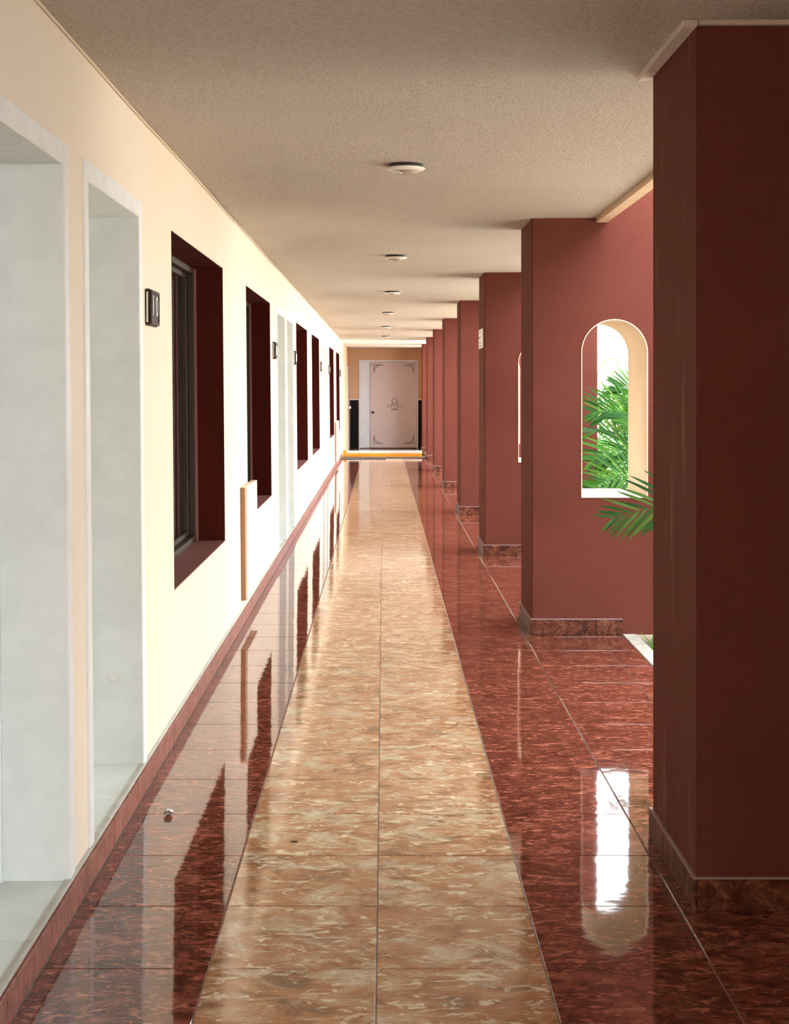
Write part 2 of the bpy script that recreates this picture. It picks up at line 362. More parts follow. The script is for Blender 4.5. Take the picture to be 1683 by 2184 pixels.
def door(i, ya, yb, label):
    d = empty('door_%d' % i, (0, 0, 0)); tag(d, label, 'door', kind='structure')
    f = 0.062; xo = WX+0.007; xs_ = -1.076; xd = -1.092
    for (a, b_) in ((ya, ya+f), (yb-f, yb)):
        MB().box(xs_, xo, a, b_, DTH, DTOP).build('jamb', 'framepaint', d, fix=lean, bevel=0.003)
    # inner linings (the reveal faces) in the darker door paint
    for (a, b_) in ((ya+f, ya+f+0.002), (yb-f-0.002, yb-f)):
        MB().box(xs_, xo-0.004, a, b_, DTH, DTOP-f).build('reveal_lining', 'doorpaint', d, fix=lean)
    MB().box(xs_, xo, ya+f, yb-f, DTOP-f, DTOP).build('head', 'framepaint', d, fix=lean, bevel=0.003)
    MB().box(xs_, xo-0.004, ya+f, yb-f, DTOP-f-0.002, DTOP-f).build('soffit_lining', 'doorpaint', d, fix=lean)
    st_ = MB()
    st_.box(xs_-0.02, xs_, ya+f, ya+f+0.016, DTH, DTOP-f).box(xs_-0.02, xs_, yb-f-0.016, yb-f, DTH, DTOP-f).box(xs_-0.02, xs_, ya+f+0.016, yb-f-0.016, DTOP-f-0.016, DTOP-f)
    st_.build('door_stop', 'framepaint', d, fix=lean)
    s = MB().box(xd-0.04, xd-0.004, ya+0.03, yb-0.03, DTH+0.006, DTOP-0.02).build('slab', 'doorpaint', d, fix=lean, bevel=0.002)
    kb = MB().lathe([(0.028, 0), (0.028, 0.006), (0.011, 0.010), (0.011, 0.04), (0.024, 0.046), (0.029, 0.060), (0.024, 0.073), (0.006, 0.077)], 16, 'x',
                    (xd-0.004, ya+f+0.08, 1.02)).build('knob', 'steel', s, fix=lean, smooth=True)
    ym = ya+0.52
    for (a, b_) in ((ya, ym-0.001), (ym+0.001, yb)):
        MB().box(xd-0.05, WX-0.002, a, b_, 0.06, DTH).build('threshold_tile', 'threshold', d, bevel=0.0008)
    MB().box(WX-0.002, WX+0.010, ya, yb, 0.0985, DTH+0.005).build('threshold_edge', 'cement', d, bevel=0.001)
    if i == 2:
        MB().lathe([(0.016, 0), (0.016, -0.004), (0.012, -0.009), (0.003, -0.011)], 14, 'y', (-1.0, yb-f-0.002, 0.42)).build('door_bumper', 'lightwhite', d, fix=lean, smooth=True)
    return d
DL = ['pale grey room door in white frame, nearest to the camera, cut by the photo edge',
      'pale grey room door in white frame beside the first number plaque',
      'white framed room door just past the window with the tan-edged panel',
      'white framed room door just before the third window',
      'white framed room door just past the fourth window',
      'white framed room door just before the fifth window',
      'white framed room door farthest along the cream wall, beside the yellow kerb']
for i, (a, b_) in enumerate(DOORS): door(i+1, a, b_, DL[i])

def window(i, ya, yb, label):
    d = empty('window_%d' % i); tag(d, label, 'window', kind='structure')
    xi = -1.052; t = 0.004; xo = WX+0.0015
    for (a, b_) in ((ya, ya+t), (yb-t, yb)):
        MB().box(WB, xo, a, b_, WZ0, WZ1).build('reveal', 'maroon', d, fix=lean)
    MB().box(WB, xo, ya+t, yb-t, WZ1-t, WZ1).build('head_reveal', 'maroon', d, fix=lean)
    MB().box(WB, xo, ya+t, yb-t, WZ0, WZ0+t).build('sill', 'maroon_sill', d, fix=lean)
    z0, z1, a, b_ = WZ0+t, WZ1-t, ya+t, yb-t
    fr = MB(); w_ = 0.034; X1, X2 = xi, xi-0.036
    fr.box(X2, X1, a, a+w_, z0, z1).box(X2, X1, b_-w_, b_, z0, z1).box(X2, X1, a+w_, b_-w_, z0, z0+w_).box(X2, X1, a+w_, b_-w_, z1-w_, z1)
    fr.build('frame', 'alu', d, fix=lean, bevel=0.002)
    MB().box(xi, xi+0.010, b_-0.010, b_, z0, z1).build('sealant', 'maroon_sill', d, fix=lean)
    ym = (a+b_)/2
    for j, (sa, sb) in enumerate(((a+0.02, ym+0.025), (ym-0.025, b_-0.02))):
        sx1 = X2-0.002-0.0*j - (0.024 if j == 0 else 0.0); sx0 = sx1-0.022; q = 0.045
        s = MB().box(sx0, sx1, sa, sa+q, z0+0.015, z1-0.015).box(sx0, sx1, sb-q, sb, z0+0.015, z1-0.015)
        s.box(sx0, sx1, sa+q, sb-q, z0+0.015, z0+0.06).box(sx0, sx1, sa+q, sb-q, z1-0.06, z1-0.015)
        so = s.build('sash', 'alu', d, fix=lean, bevel=0.002)
        MB().box((sx0+sx1)/2-0.002, (sx0+sx1)/2+0.002, sa+q-0.004, sb-q+0.004, z0+0.055, z1-0.055).build('pane', 'glass', so, fix=lean)
    return d
WLB = ['large deep window with maroon reveals and brown frame, nearest of the row',
       'deep maroon window partly hidden by the tan-edged wall panel',
       'deep maroon window third along the cream wall, just past a pair of doors',
       'deep maroon window fourth along the cream wall',
       'deep maroon window fifth along the cream wall, beside the far number plaque',
       'narrow-looking deep maroon window farthest along the wall, behind the far tan-edged panel']
for i, (a, b_) in enumerate(WINS): window(i+1, a, b_, WLB[i])
# curtain bunched at the far end of the nearest window
def curtain(ya, yb, label):
    n_ = 60; vs_ = []; fs_ = []
    for j, z in enumerate((0.5, 1.3, 2.25)):
        for i in range(n_+1):
            u = i/n_; yy = ya+(yb-ya)*u
            vs_.append((-1.176+0.015*math.sin(u*44+0.3*j)*(0.8+0.1*j), yy, z))
    for j in range(2):
        for i in range(n_): fs_.append((j*(n_+1)+i, j*(n_+1)+i+1, (j+1)*(n_+1)+i+1, (j+1)*(n_+1)+i))
    k0 = len(vs_); vs_ += [(p[0]-0.004, p[1], p[2]) for p in vs_]; fs_ += [tuple(k0+q for q in f[::-1]) for f in fs_]
    o = empty('curtain'); tag(o, label, 'curtain')
    MB().add(vs_, fs_).build('cloth', 'curtain', o, fix=lean, smooth=True)
    MB().tube([(-1.176, ya-0.9, 2.262), (-1.176, yb+0.05, 2.262)], 0.012, 8).build('curtain_rail', 'alu', o, fix=lean)
curtain(7.25, 8.22, 'dim grey curtain drawn aside behind the nearest window')

# ------------------------------------------------------------------ number plaques
def text_mesh(txt, size, depth):
    cu = bpy.data.curves.new('txt', 'FONT'); cu.body = txt; cu.size = size; cu.extrude = depth;  cu.align_x = 'CENTER'; cu.align_y = 'CENTER'
    o = bpy.data.objects.new('txt', cu); COL.objects.link(o)
    dg = bpy.context.evaluated_depsgraph_get(); me = bpy.data.meshes.new_from_object(o.evaluated_get(dg))
    bpy.data.objects.remove(o); return me
def plaque(ya, zc, label, txt):
    wd, ht = 0.20, 0.140; d = empty('number_plaque'); tag(d, label, 'number plaque', 'dark room number plaques on the cream wall')
    x0 = WX-LEAN*zc-0.001; yc = ya+wd/2
    d.location = (x0, yc, zc)
    MB().box(0, 0.022, -wd/2, wd/2, -ht/2, ht/2).build('plate', 'bronze', d, bevel=0.005, seg=2)
    rim = MB(); r = 0.016
    rim.box(0.0225, 0.026, -wd/2+0.004, wd/2-0.004, ht/2-r, ht/2-0.004).box(0.0225, 0.026, -wd/2+0.004, wd/2-0.004, -ht/2+0.004, -ht/2+r)
    rim.box(0.0225, 0.026, -wd/2+0.004, -wd/2+r, -ht/2+r, ht/2-r).box(0.0225, 0.026, wd/2-r, wd/2-0.004, -ht/2+r, ht/2-r)
    rim.build('rim', 'bronze', d, bevel=0.003)
    MB().box(0.007, 0.013, -wd/2-0.0025, -wd/2-0.0005, -ht/2+0.012, ht/2-0.012).build('side_strip', 'steel', d)
    if txt:
        for ch, yy in zip(txt, (-0.045, 0.045)):
            me = text_mesh(ch, 0.115, 0.0006); me.materials.clear(); me.materials.append(M['digit'])
            o = bpy.data.objects.new('digit', me); COL.objects.link(o); o.parent = d
            o.matrix_local = Matrix(((0, 0, 1, 0.0236), (1, 0, 0, yy), (0, 1, 0, 0.004), (0, 0, 0, 1)))
    else:
        for yy in (-0.03, 0.03):
            MB().box(0.0222, 0.028, yy-0.010, yy+0.010, -0.040, 0.040).build('digit', 'digit', d, bevel=0.003)
PL = [(5.325, 1.805, 'dark number plaque nearest the camera, beside the grey door', '10'),
      (11.45, 1.80, 'dark number plaque between the second window and a white door frame', ''),
      (14.10, 1.795, 'dark number plaque between a white door frame and the third window', ''),
      (19.95, 1.79, 'dark number plaque just past the fourth window', ''),
      (22.95, 1.785, 'dark number plaque just before the fifth window', ''),
      (28.88, 1.78, 'dark number plaque farthest along the wall, past the last window', '')]
for a in PL: plaque(*a)
# tan-edged panels fixed to the wall
def panel(ya, yb, z0, z1, label):
    zc = (z0+z1)/2; d = empty('wall_panel', (0, 0, 0)); tag(d, label, 'panel', 'tan-edged panels on the cream wall')
    MB().box(WX+0.001, WX+0.042, ya+0.012, yb, z0, z1).build('board', 'wall', d, fix=lean, bevel=0.003)
    MB().box(WX+0.001, WX+0.026, ya, ya+0.0115, z0, z1-0.004).build('edge_strip', 'tan', d, fix=lean, bevel=0.002)
    MB().box(WX+0.0265, WX+0.041, ya+0.004, ya+0.0115, z0+0.01, z1-0.004).build('edge_strip', 'lining', d, fix=lean, bevel=0.002)
panel(8.78, 9.48, 0.155, 0.868, 'cream panel with tan edge standing off the wall under the second window')
panel(25.68, 26.95, 0.11, 0.85, 'cream panel with tan edge at the far end of the cream wall')

# ------------------------------------------------------------------ pillars with arched openings
AXC, AR, AZ0, AZS = 1.3985, 0.2025, 0.828, 1.708
def arch_pts(r=AR, z0=AZ0, seg=20):
    pts = [(AXC-r, z0), (AXC-r, AZS)]
    pts += [(AXC-r*math.cos(PI*i/seg), AZS+r*math.sin(PI*i/seg)) for i in range(1, seg)]
    pts += [(AXC+r, AZS), (AXC+r, z0)]
    return pts
def pillar(i, y0, label, th=FIN_T, top=3.25, arch=True):
    d = empty('pillar', (0, 0, 0)); tag(d, label, 'pillar', 'terracotta pillars along the garden side', 'structure')
    bm = bmesh.new()
    ap = arch_pts(); h = len(ap)//2      # apex index
    def V(p): return bm.verts.new((p[0], y0, p[1]))
    if arch:
        av = [V(p) for p in ap]
        b0 = V((AXC, 0)); t0 = V((AXC, top)); s0 = V((AXC, AZ0))
        A_ = V((FX0, 0)); B_ = V((FX0, 2.56)); B2 = V((1.30, 2.56)); B3 = V((1.30, top)); C_ = V((FX1, top)); D_ = V((FX1, 0))
        bm.faces.new([A_, b0, s0]+av[:h+1]+[t0, B3, B2, B_])
        bm.faces.new([b0, D_, C_, t0]+[av[j] for j in range(h, len(av))]+[s0])
    else:
        bm.faces.new([V(p) for p in ((FX0, 0), (FX1, 0), (FX1, top), (1.30, top), (1.30, 2.56), (FX0, 2.56))])
    r_ = bmesh.ops.extrude_face_region(bm, geom=bm.faces[:])
    bmesh.ops.translate(bm, verts=[g for g in r_['geom'] if isinstance(g, bmesh.types.BMVert)], vec=(0, th, 0))
    bmesh.ops.recalc_face_normals(bm, faces=bm.faces)
    ed = [e_ for e_ in bm.edges if len(e_.link_faces) == 2 and abs(e_.verts[0].co.x-FX0) < 1e-4 and abs(e_.verts[1].co.x-FX0) < 1e-4 and abs(e_.verts[0].co.z-e_.verts[1].co.z) > 1]
    bmesh.ops.bevel(bm, geom=ed, offset=0.006, segments=2, affect='EDGES')
    bmesh.ops.triangulate(bm, faces=[f for f in bm.faces if len(f.verts) > 4])
    me = bpy.data.meshes.new('shaft'); bm.to_mesh(me); bm.free(); me.materials.append(M['terra'])
    o = bpy.data.objects.new('shaft', me); COL.objects.link(o); o.parent = d
    if arch:
        pi_, po_ = arch_pts(AR-0.006, AZ0+0.008), arch_pts(AR-0.0005, AZ0+0.008)
        n_ = len(pi_); vs_ = []; fs_ = []
        for yy in (y0-0.004, y0+th+0.004):
            vs_ += [(p[0], yy, p[1]) for p in po_]+[(p[0], yy, p[1]) for p in pi_]
        k2 = 2*n_
        for j in range(n_-1):
            fs_ += [(j, j+1, n_+j+1, n_+j), (k2+j, k2+n_+j, k2+n_+j+1, k2+j+1), (n_+j, n_+j+1, k2+n_+j+1, k2+n_+j), (j, k2+j, k2+j+1, j+1)]
        fs_ += [(0, n_, k2+n_, k2), (n_-1, k2+n_-1, k2+2*n_-1, 2*n_-1)]
        MB().add(vs_, fs_).build('arch_lining', 'lining', d)
        MB().box(AXC-AR+0.0005, AXC+AR-0.0005, y0-0.005, y0+th+0.005, AZ0+0.0005, AZ0+0.009).build('arch_sill', 'sillwhite', d, bevel=0.001)
    # skirting: corridor side, then the face towards the camera and the far face
    hh = 0.092; t = 0.011
    def sk_(x0, x1, ya, yb):
        MB().box(x0, x1, ya, yb, 0.001, hh).build('baseboard_tile', 'skirt', d, bevel=0.001)
    sk_(FX0-t, FX0-0.0005, y0-t, y0+0.42); sk_(FX0-t, FX0-0.0005, y0+0.4235, y0+th+t)
    for yy in ((y0-t, y0-0.0005), (y0+th+0.0005, y0+th+t)):
        sk_(FX0+0.0015, X0+5*T-0.002, *yy); sk_(X0+5*T+0.0015, XE, *yy)
    MB().box(FX0-t, FX0-0.0005, y0-t, y0+th+t, hh+0.0005, hh+0.006).box(FX0, XE, y0-t, y0-0.0005, hh+0.0005, hh+0.006).build('baseboard_cap', 'capgrey', d)
    return d
flat('capgrey', 'mauve_grey_caulk', (0.30, 0.20, 0.21), 0.7)
PLB = ['dark terracotta pillar nearest the camera, filling the right edge',
       'terracotta pillar whose arched opening shows green palms',
       'terracotta pillar carrying the small white safety sign',
       'terracotta pillar just past the one with the white sign',
       'pink-lit terracotta pillar fifth from the camera',
       'terracotta pillar sixth from the camera',
       'terracotta pillar next to the end of the yellow kerb',
       'terracotta pillar in the far passage beyond the yellow kerb']
for i, y0 in enumerate(FINS): pillar(i, y0, PLB[i], FIN_T if i != 2 else 0.70, arch=(i < 7))
# plaster band round the head of the nearest pillar
tag(MB().box(FX0-0.045, FX0-0.001, 3.975, 4.70, 2.527, 2.56).box(FX0, 1.3, 3.975, 3.999, 2.533, 2.56).build('trim_4', 'plaster_strip', bevel=0.003),
    'bare plaster band round the head of the nearest pillar', 'molding', kind='structure')
# unseen wall added to keep light off the nearest pillar, and back of corridor
tag(MB().box(1.20, 1.75, 1.0, 3.995, 0.0, 2.56).build('wall_right_added', 'terra'), 'added unseen terracotta wall darkening the nearest pillar', 'wall', kind='structure')
tag(MB().box(WX, 1.75, YB-0.15, YB, -0.1, 2.6).build('wall_back', 'wall'), 'cream wall closing the corridor behind the camera', 'wall', kind='structure')

# ------------------------------------------------------------------ kerb, passage and end wall
kb = MB().box(-0.86, 0.832, YK+0.0, YK+0.26, -0.12, 0.108).build('trim_5', 'sillwhite', bevel=0.004)
tag(kb, 'white and yellow painted kerb across the corridor end', 'kerb', kind='structure')
MB().box(-0.875, 0.832, YK-0.012, YK-0.0005, 0.0, 0.062).build('yellow_band', 'yellow', kb, bevel=0.002)
MB().box(-0.875, -0.80, YK-0.012, YK-0.0005, 0.0625, 0.125).build('yellow_patch', 'yellow', kb, bevel=0.002)
tag(MB().box(-0.87, 0.05, 28.75, 29.75, 0.001, 0.006).box(0.05, 0.88, 29.2, 29.75, 0.001, 0.006).build('trim_6', 'dark', bevel=0.001), 'dark drain strip at the foot of the yellow kerb', 'drain', kind='structure')
tag(MB().box(-2, 3.2, YK+0.27, 36.2, -0.3, -0.09).build('floor_passage', 'darkfloor'), 'brown floor of the passage before the end door', 'floor', kind='structure')
wp = MB().box(-1.2, WX, 31.3, 34.3, -0.09, 2.6).build('wall_passage', 'wall2', fix=lean)
tag(wp, 'peach wall of the far passage', 'wall', kind='structure')
sd = empty('door_9'); tag(sd, 'white side door at the far left of the passage', 'door', kind='structure')
MB().box(-1.1, WX+0.01, 34.3, 34.38, -0.09, 2.02).build('jamb', 'endframe', sd, fix=lean)
MB().box(-1.1, WX+0.004, 34.38, 36.1, -0.09, 2.02).build('slab', 'endframe', sd, fix=lean, bevel=0.002)
MB().lathe([(0.02, 0), (0.02, 0.03), (0.035, 0.05), (0.03, 0.08), (0.005, 0.085)], 12, 'x', (WX+0.004, 35.0, 0.98)).build('knob', 'endframe', sd, fix=lean, smooth=True)
tag(MB().box(-1.2, WX, 34.3, 36.1, 2.02, 2.6).build('wall_lintel', 'wall2', fix=lean), 'peach wall above the white side door', 'wall', kind='structure')
YE = 36.0
we = MB().box(-1.3, -0.632, YE, YE+0.2, -0.09, 2.6).box(0.892, 2.2, YE, YE+0.2, -0.09, 2.6).box(-0.632, 0.892, YE, YE+0.2, 2.19, 2.6).build('wall_end', 'wall2')
tag(we, 'peach end wall with black wainscot around the white door', 'wall', kind='structure')
for (a, b_) in ((-0.86, -0.645), (0.90, 1.06)):
    wn_ = MB().box(a, b_, YE-0.018, YE-0.001, -0.088, 1.16).build('wainscot_panel', 'black', we, bevel=0.002)
    MB().box(a-0.01, b_+0.01, YE-0.026, YE-0.001, 1.1605, 1.185).build('rail', 'sillwhite', wn_)
tag(MB().box(-1.3, 2.2, YE+1.2, YE+1.3, -0.3, 2.8).box(-1.3, -1.2, YE+0.2, YE+1.2, -0.3, 2.8).box(1.6, 1.7, YE+0.2, YE+1.2, -0.3, 2.8).box(-1.3, 1.7, YE+0.2, YE+1.2, 2.6, 2.8).box(-1.3, 1.7, YE+0.2, YE+1.2, -0.3, -0.09).build('wall_light_block', 'room'), 'added dark box behind the end door, blocking light leaks', 'wall', kind='structure')  # closed box added to stop light leaking round the end door
tag(MB().box(1.05, 1.25, 34.75, 36.0, -0.09, 2.6).build('wall_passage_right', 'wall2'), 'peach wall closing the right side of the far passage', 'wall', kind='structure')
# end door
ed_ = empty('door_8'); tag(ed_, 'wide white ornamented door closing the end of the corridor', 'door', kind='structure')
X1e, X2e, Z1e, Z2e = -0.632, 0.892, -0.088, 2.19
fw = 0.035
for nm, bx in (('jamb', (X1e, X1e+fw, Z1e, Z2e)), ('jamb', (X2e-fw, X2e, Z1e, Z2e)), ('head', (X1e+fw, X2e-fw, Z2e-0.05, Z2e))):
    MB().box(bx[0], bx[1], YE-0.02, YE+0.14, bx[2], bx[3]).build(nm, 'endframe', ed_, bevel=0.003)
MB().box(X1e+fw, -0.354, YE+0.03, YE+0.07, Z1e+0.01, Z2e-0.05).build('side_panel', 'endframe', ed_, bevel=0.003)
lf = MB().box(-0.346, X2e-fw-0.004, YE+0.02, YE+0.07, Z1e+0.015, Z2e-0.055).build('leaf', 'enddoor', ed_, bevel=0.003)
MB().lathe([(0.032, 0.02), (0.032, 0.012), (0.014, 0.008), (0.014, -0.03), (0.03, -0.038), (0.034, -0.055), (0.026, -0.07), (0.004, -0.074)], 14, 'y', (-0.275, YE, 0.84)).build('knob', 'dark', lf, smooth=True)
def curve(pts, r=0.008, nm='scroll'):
    MB().tube([(p[0], YE+0.017, p[1]) for p in pts], r, 6).build(nm, 'ornament', lf, smooth=True)
lx0, lx1, lz0, lz1 = -0.27, 0.80, 0.02, 2.09
for sx, xx in ((1, lx0), (-1, lx1)):
    for sz, zz in ((1, lz0), (-1, lz1)):
        q = [(xx+sx*0.03, zz+sz*0.24), (xx+sx*0.02, zz+sz*0.14), (xx+sx*0.02, zz+sz*0.02), (xx+sx*0.12, zz+sz*0.02), (xx+sx*0.27, zz+sz*0.03)]
        curve(q, 0.008, 'corner_scroll')
        curve([(xx+sx*(0.03+0.17*(1-math.cos(a))), zz+sz*(0.03+0.17*(1-math.sin(a)))) for a in [PI/2*j/8 for j in range(9)]][::-1], 0.010, 'corner_scroll')
mx, mz = 0.285, 1.02
curve([(mx-0.20, mz-0.06), (mx-0.15, mz+0.0), (mx-0.10, mz-0.02), (mx-0.06, mz+0.06), (mx-0.07, mz+0.13), (mx, mz+0.20), (mx+0.07, mz+0.13), (mx+0.06, mz+0.06), (mx+0.10, mz-0.02), (mx+0.15, mz+0.0), (mx+0.20, mz-0.06)], 0.008, 'centre_scroll')
for s in (-1, 1):
    curve([(mx+s*(0.01+0.05*math.sin(a)), mz+0.04+0.05*math.cos(a)) for a in [PI*2*j/12*0.85 for j in range(13)]], 0.006, 'centre_scroll')
    curve([(mx+s*0.10, mz-0.02), (mx+s*0.06, mz-0.08), (mx, mz-0.10)], 0.007, 'centre_scroll')
curve([(mx-0.09, mz-0.12), (mx, mz-0.09), (mx+0.09, mz-0.12)], 0.008, 'centre_scroll')

# ------------------------------------------------------------------ ceiling lights
def ceil_light(x, y, label):
    z = ceil_z(x, y); d = empty('ceiling_light', (x, y, z)); tag(d, label, 'ceiling light', 'flat round lights along the ceiling')
    MB().lathe([(0.078, 0.004), (0.078, -0.014)], 28).build('neck', 'dark', d, smooth=False)  # dark colour stands for the shaded gap above the disc
    MB().lathe([(0.080, -0.0145), (0.087, -0.017), (0.087, -0.022), (0.070, -0.030), (0.052, -0.032)], 36).build('flange', 'lightwhite', d, smooth=True)
    MB().lathe([(0.050, -0.0325), (0.046, -0.040), (0.030, -0.047), (0.005, -0.049)], 28).build('lens', 'lens', d, smooth=True)
    MB().tube([(-0.055, -0.03, -0.034), (-0.035, -0.046, -0.043), (-0.02, -0.05, -0.047)], 0.006, 6).build('clip', 'lightwhite', d)
LX = [(0.103, 6.42), (0.095, 10.85), (0.095, 14.9), (0.06, 19.0), (0.04, 23.4), (0.045, 27.8)]
LLB = ['round white ceiling light nearest the camera', 'round white ceiling light second from the camera', 'round ceiling light third from the camera',
       'round ceiling light fourth from the camera', 'round ceiling light fifth from the camera', 'round ceiling light farthest from the camera']
for (a, b_), t_ in zip(LX, LLB): ceil_light(a, b_, t_)

# ------------------------------------------------------------------ safety sign on the third pillar
s = empty('safety_sign', (FX0-0.0005, 12.80, 1.94)); tag(s, 'small white safety sign with olive prints on the third pillar', 'sign')
MB().box(-0.006, 0, -0.26, 0.26, -0.088, 0.088).build('plate', 'signwhite', s, bevel=0.001)
MB().box(-0.0075, -0.0062, -0.05, 0.22, 0.055, 0.068).build('print', 'signtan', s)
MB().box(-0.0075, -0.0062, 0.0, 0.24, 0.005, 0.022).build('print', 'signgreen', s)
MB().box(-0.0075, -0.0062, -0.06, 0.24, -0.042, -0.030).build('print', 'signtan', s)
MB().box(-0.0075, -0.0062, -0.20, 0.24, -0.072, -0.064).build('print', 'signgreen', s)

# ------------------------------------------------------------------ small things on the floor
bc = empty('bottle_cap', (-0.754, 4.89, 0.0)); tag(bc, 'small crumpled metal bottle cap on the red tiles', 'bottle cap')
seg = 42; vs_ = []; fs_ = []
for (r, h, wv) in ((0.017, 0.0, 1), (0.0158, 0.004, 0.4), (0.0145, 0.0075, 0), (0.011, 0.0085, 0), (0.0001, 0.0087, 0)):
    for k in range(seg):
        a = 2*PI*k/seg; rr = r+wv*0.0009*math.cos(21*a); vs_.append((rr*math.cos(a), rr*math.sin(a)*0.8, h))
for i in range(4):
    for k in range(seg): fs_.append((i*seg+k, i*seg+(k+1) % seg, (i+1)*seg+(k+1) % seg, (i+1)*seg+k))
o = MB().add(vs_, fs_).build('cap_shell', 'steel', bc); o.rotation_euler = (2.25, 0.25, 0.5); o.location = (0, 0, 0.0135)
o.modifiers.new('s', 'SOLIDIFY').thickness = 0.0008
o2 = MB().lathe([(0.0125, 0.0060), (0.0125, 0.0068)], 24).build('liner', 'grassgreen' if 'grassgreen' in M else 'signgreen', bc); o2.rotation_euler = (2.25, 0.25, 0.5); o2.location = (0, 0, 0.0135)
tw = MB().tube([(-0.0115, 0, 0.0022), (-0.003, 0.001, 0.0025), (0.004, 0.0, 0.0022), (0.0115, 0.0005, 0.0022)], [0.0016, 0.0021, 0.002, 0.0014], 7).build('twig', 'twig', smooth=True)
tw.location = (-0.2935, 4.60, 0.0); tag(tw, 'tiny dark twig lying on the beige tiles', 'twig')

# ------------------------------------------------------------------ garden
tag(MB().box(XE+0.095, 4.6, YB, 44, -0.4, -0.14).build('ground_bed', 'soil'), 'brown soil of the garden bed beside the corridor', 'ground', kind='structure')
tag(MB().box(4.6, 40, -20, 90, -0.4, -0.13).build('ground', 'lawn'), 'pale sunlit paving beyond the garden bed', 'ground', kind='structure')
gw = MB().box(13.0, 13.3, -12, 34, -0.13, 3.6).build('wall_bounce', 'opposite'); tag(gw, 'added pale wall across the garden, bouncing sunlight into the corridor', 'wall', kind='structure')  # unseen wall added to bounce sunlight into the corridor

def leaflet_mesh(mat, L=1.0, W=0.06, droop=0.25, name='leaflet'):
    vs_ = []; fs_ = []; n_ = 6
    for i in range(n_+1):
        u = i/n_; w_ = W*math.sin(PI*min(1, (u*0.86+0.10)))**0.8*(1 if i < n_ else 0.05)
        z = -droop*u*u
        vs_ += [(L*u, -w_/2, z+0.18*w_), (L*u, 0, z), (L*u, w_/2, z+0.18*w_)]
    for i in range(n_):
        for j in range(2): fs_.append((3*i+j, 3*i+j+1, 3*i+4+j, 3*i+3+j))
    m_ = MB().add(vs_, fs_); return m_
LEAFLET = leaflet_mesh('palm')
LMESH = LEAFLET.mesh('leaflet', 'palm_shaded', smooth=True)
def frond_frames(pts, n_, side_ang, L0, tipL=0.5, roll=0.0):
    """positions, axes and lengths of the leaflets along a rachis"""
    pts = [Vector(p) for p in pts]
    def P(u):       # Catmull style sampling through the control points
        m_ = len(pts)-1; k = min(int(u*m_), m_-1); t = u*m_-k
        p0 = pts[max(k-1, 0)]; p1 = pts[k]; p2 = pts[k+1]; p3 = pts[min(k+2, m_)]
        return 0.5*((2*p1)+(p2-p0)*t+(2*p0-5*p1+4*p2-p3)*t*t+(3*p1-p0-3*p2+p3)*t**3)
    line = [P(i/24) for i in range(25)]; fr = []
    for i in range(n_):
        u = 0.22+0.76*i/(n_-1); p = P(u); d = (P(min(1, u+0.02))-P(max(0, u-0.02))).normalized()
        s_ = d.cross(Vector((0, 0, 1)));
        if s_.length < 1e-3: s_ = Vector((1, 0, 0))
        s_.normalize(); upv = s_.cross(d).normalized()
        cs, sn = math.cos(roll), math.sin(roll); s_, upv = s_*cs+upv*sn, upv*cs-s_*sn
        env = (0.55+0.45*math.sin(PI*min(1, u*1.05)))*(1 if u < 0.75 else 1-(u-0.75)*(1-tipL)*4)
        for sg in (-1, 1):
            a = side_ang*(1-0.45*u)+random.uniform(-0.08, 0.08)
            ax = (d*math.cos(a)+s_*sg*math.sin(a)+upv*random.uniform(0.02, 0.22)).normalized()
            zz = (upv-ax*upv.dot(ax)).normalized(); yy = zz.cross(ax).normalized()
            fr.append((p, ax, yy, zz, L0*env*random.uniform(0.88, 1.08)))
    return line, fr
def palm(loc, fronds, label, leaf_objects=True, L0=0.27, stems=3, n_=17, wid=1.0, rolls=None):
    d = empty('areca_palm', loc); tag(d, label, 'palm', 'palms in the garden bed')
    base = Vector(loc)
    for s_ in range(stems):
        a = 2*PI*s_/stems+0.4; q = Vector((0.05*math.cos(a), 0.05*math.sin(a), 0))
        MB().tube([q, q*1.3+Vector((0, 0, 0.3)), q*1.6+Vector((0, 0, 0.55))], [0.022, 0.018, 0.013], 8).build('stem', 'bark', d, smooth=True)
    for fi, pts in enumerate(fronds):
        pts = [Vector(p)-base for p in pts]
        rl = rolls[fi] if rolls and fi < len(rolls) else random.uniform(-0.5, 0.5)
        line, fr = frond_frames(pts, n_, 0.95, L0, 0.62, rl)
        r = MB().tube(line, [0.007-0.0055*i/24 for i in range(25)], 6)
        fo = r.build('frond', 'palm' if not leaf_objects else 'palm_shaded', d, smooth=True)
        if leaf_objects:
            for (p, ax, yy, zz, L) in fr:
                o = bpy.data.objects.new('leaflet', LMESH); COL.objects.link(o); o.parent = fo
                mm = Matrix((ax, yy, zz)).transposed().to_4x4(); sc_ = Matrix.Diagonal((L, 0.27*wid*(0.6+0.4*L/L0), L*0.7, 1)); mm = Matrix.Translation(p) @ mm @ sc_
                o.matrix_local = mm
        else:
            mb = MB()
            for (p, ax, yy, zz, L) in fr:
                mm = Matrix((ax, yy, zz)).transposed().to_4x4()
                mb.add([tuple(Matrix.Translation(p) @ mm @ Vector((v[0]*L, v[1]*0.27*wid*1.2, v[2]*L*0.7))) for v in LEAFLET.v], LEAFLET.f)
            mb.build('leaflets', 'palm', fo, smooth=True)
    return d
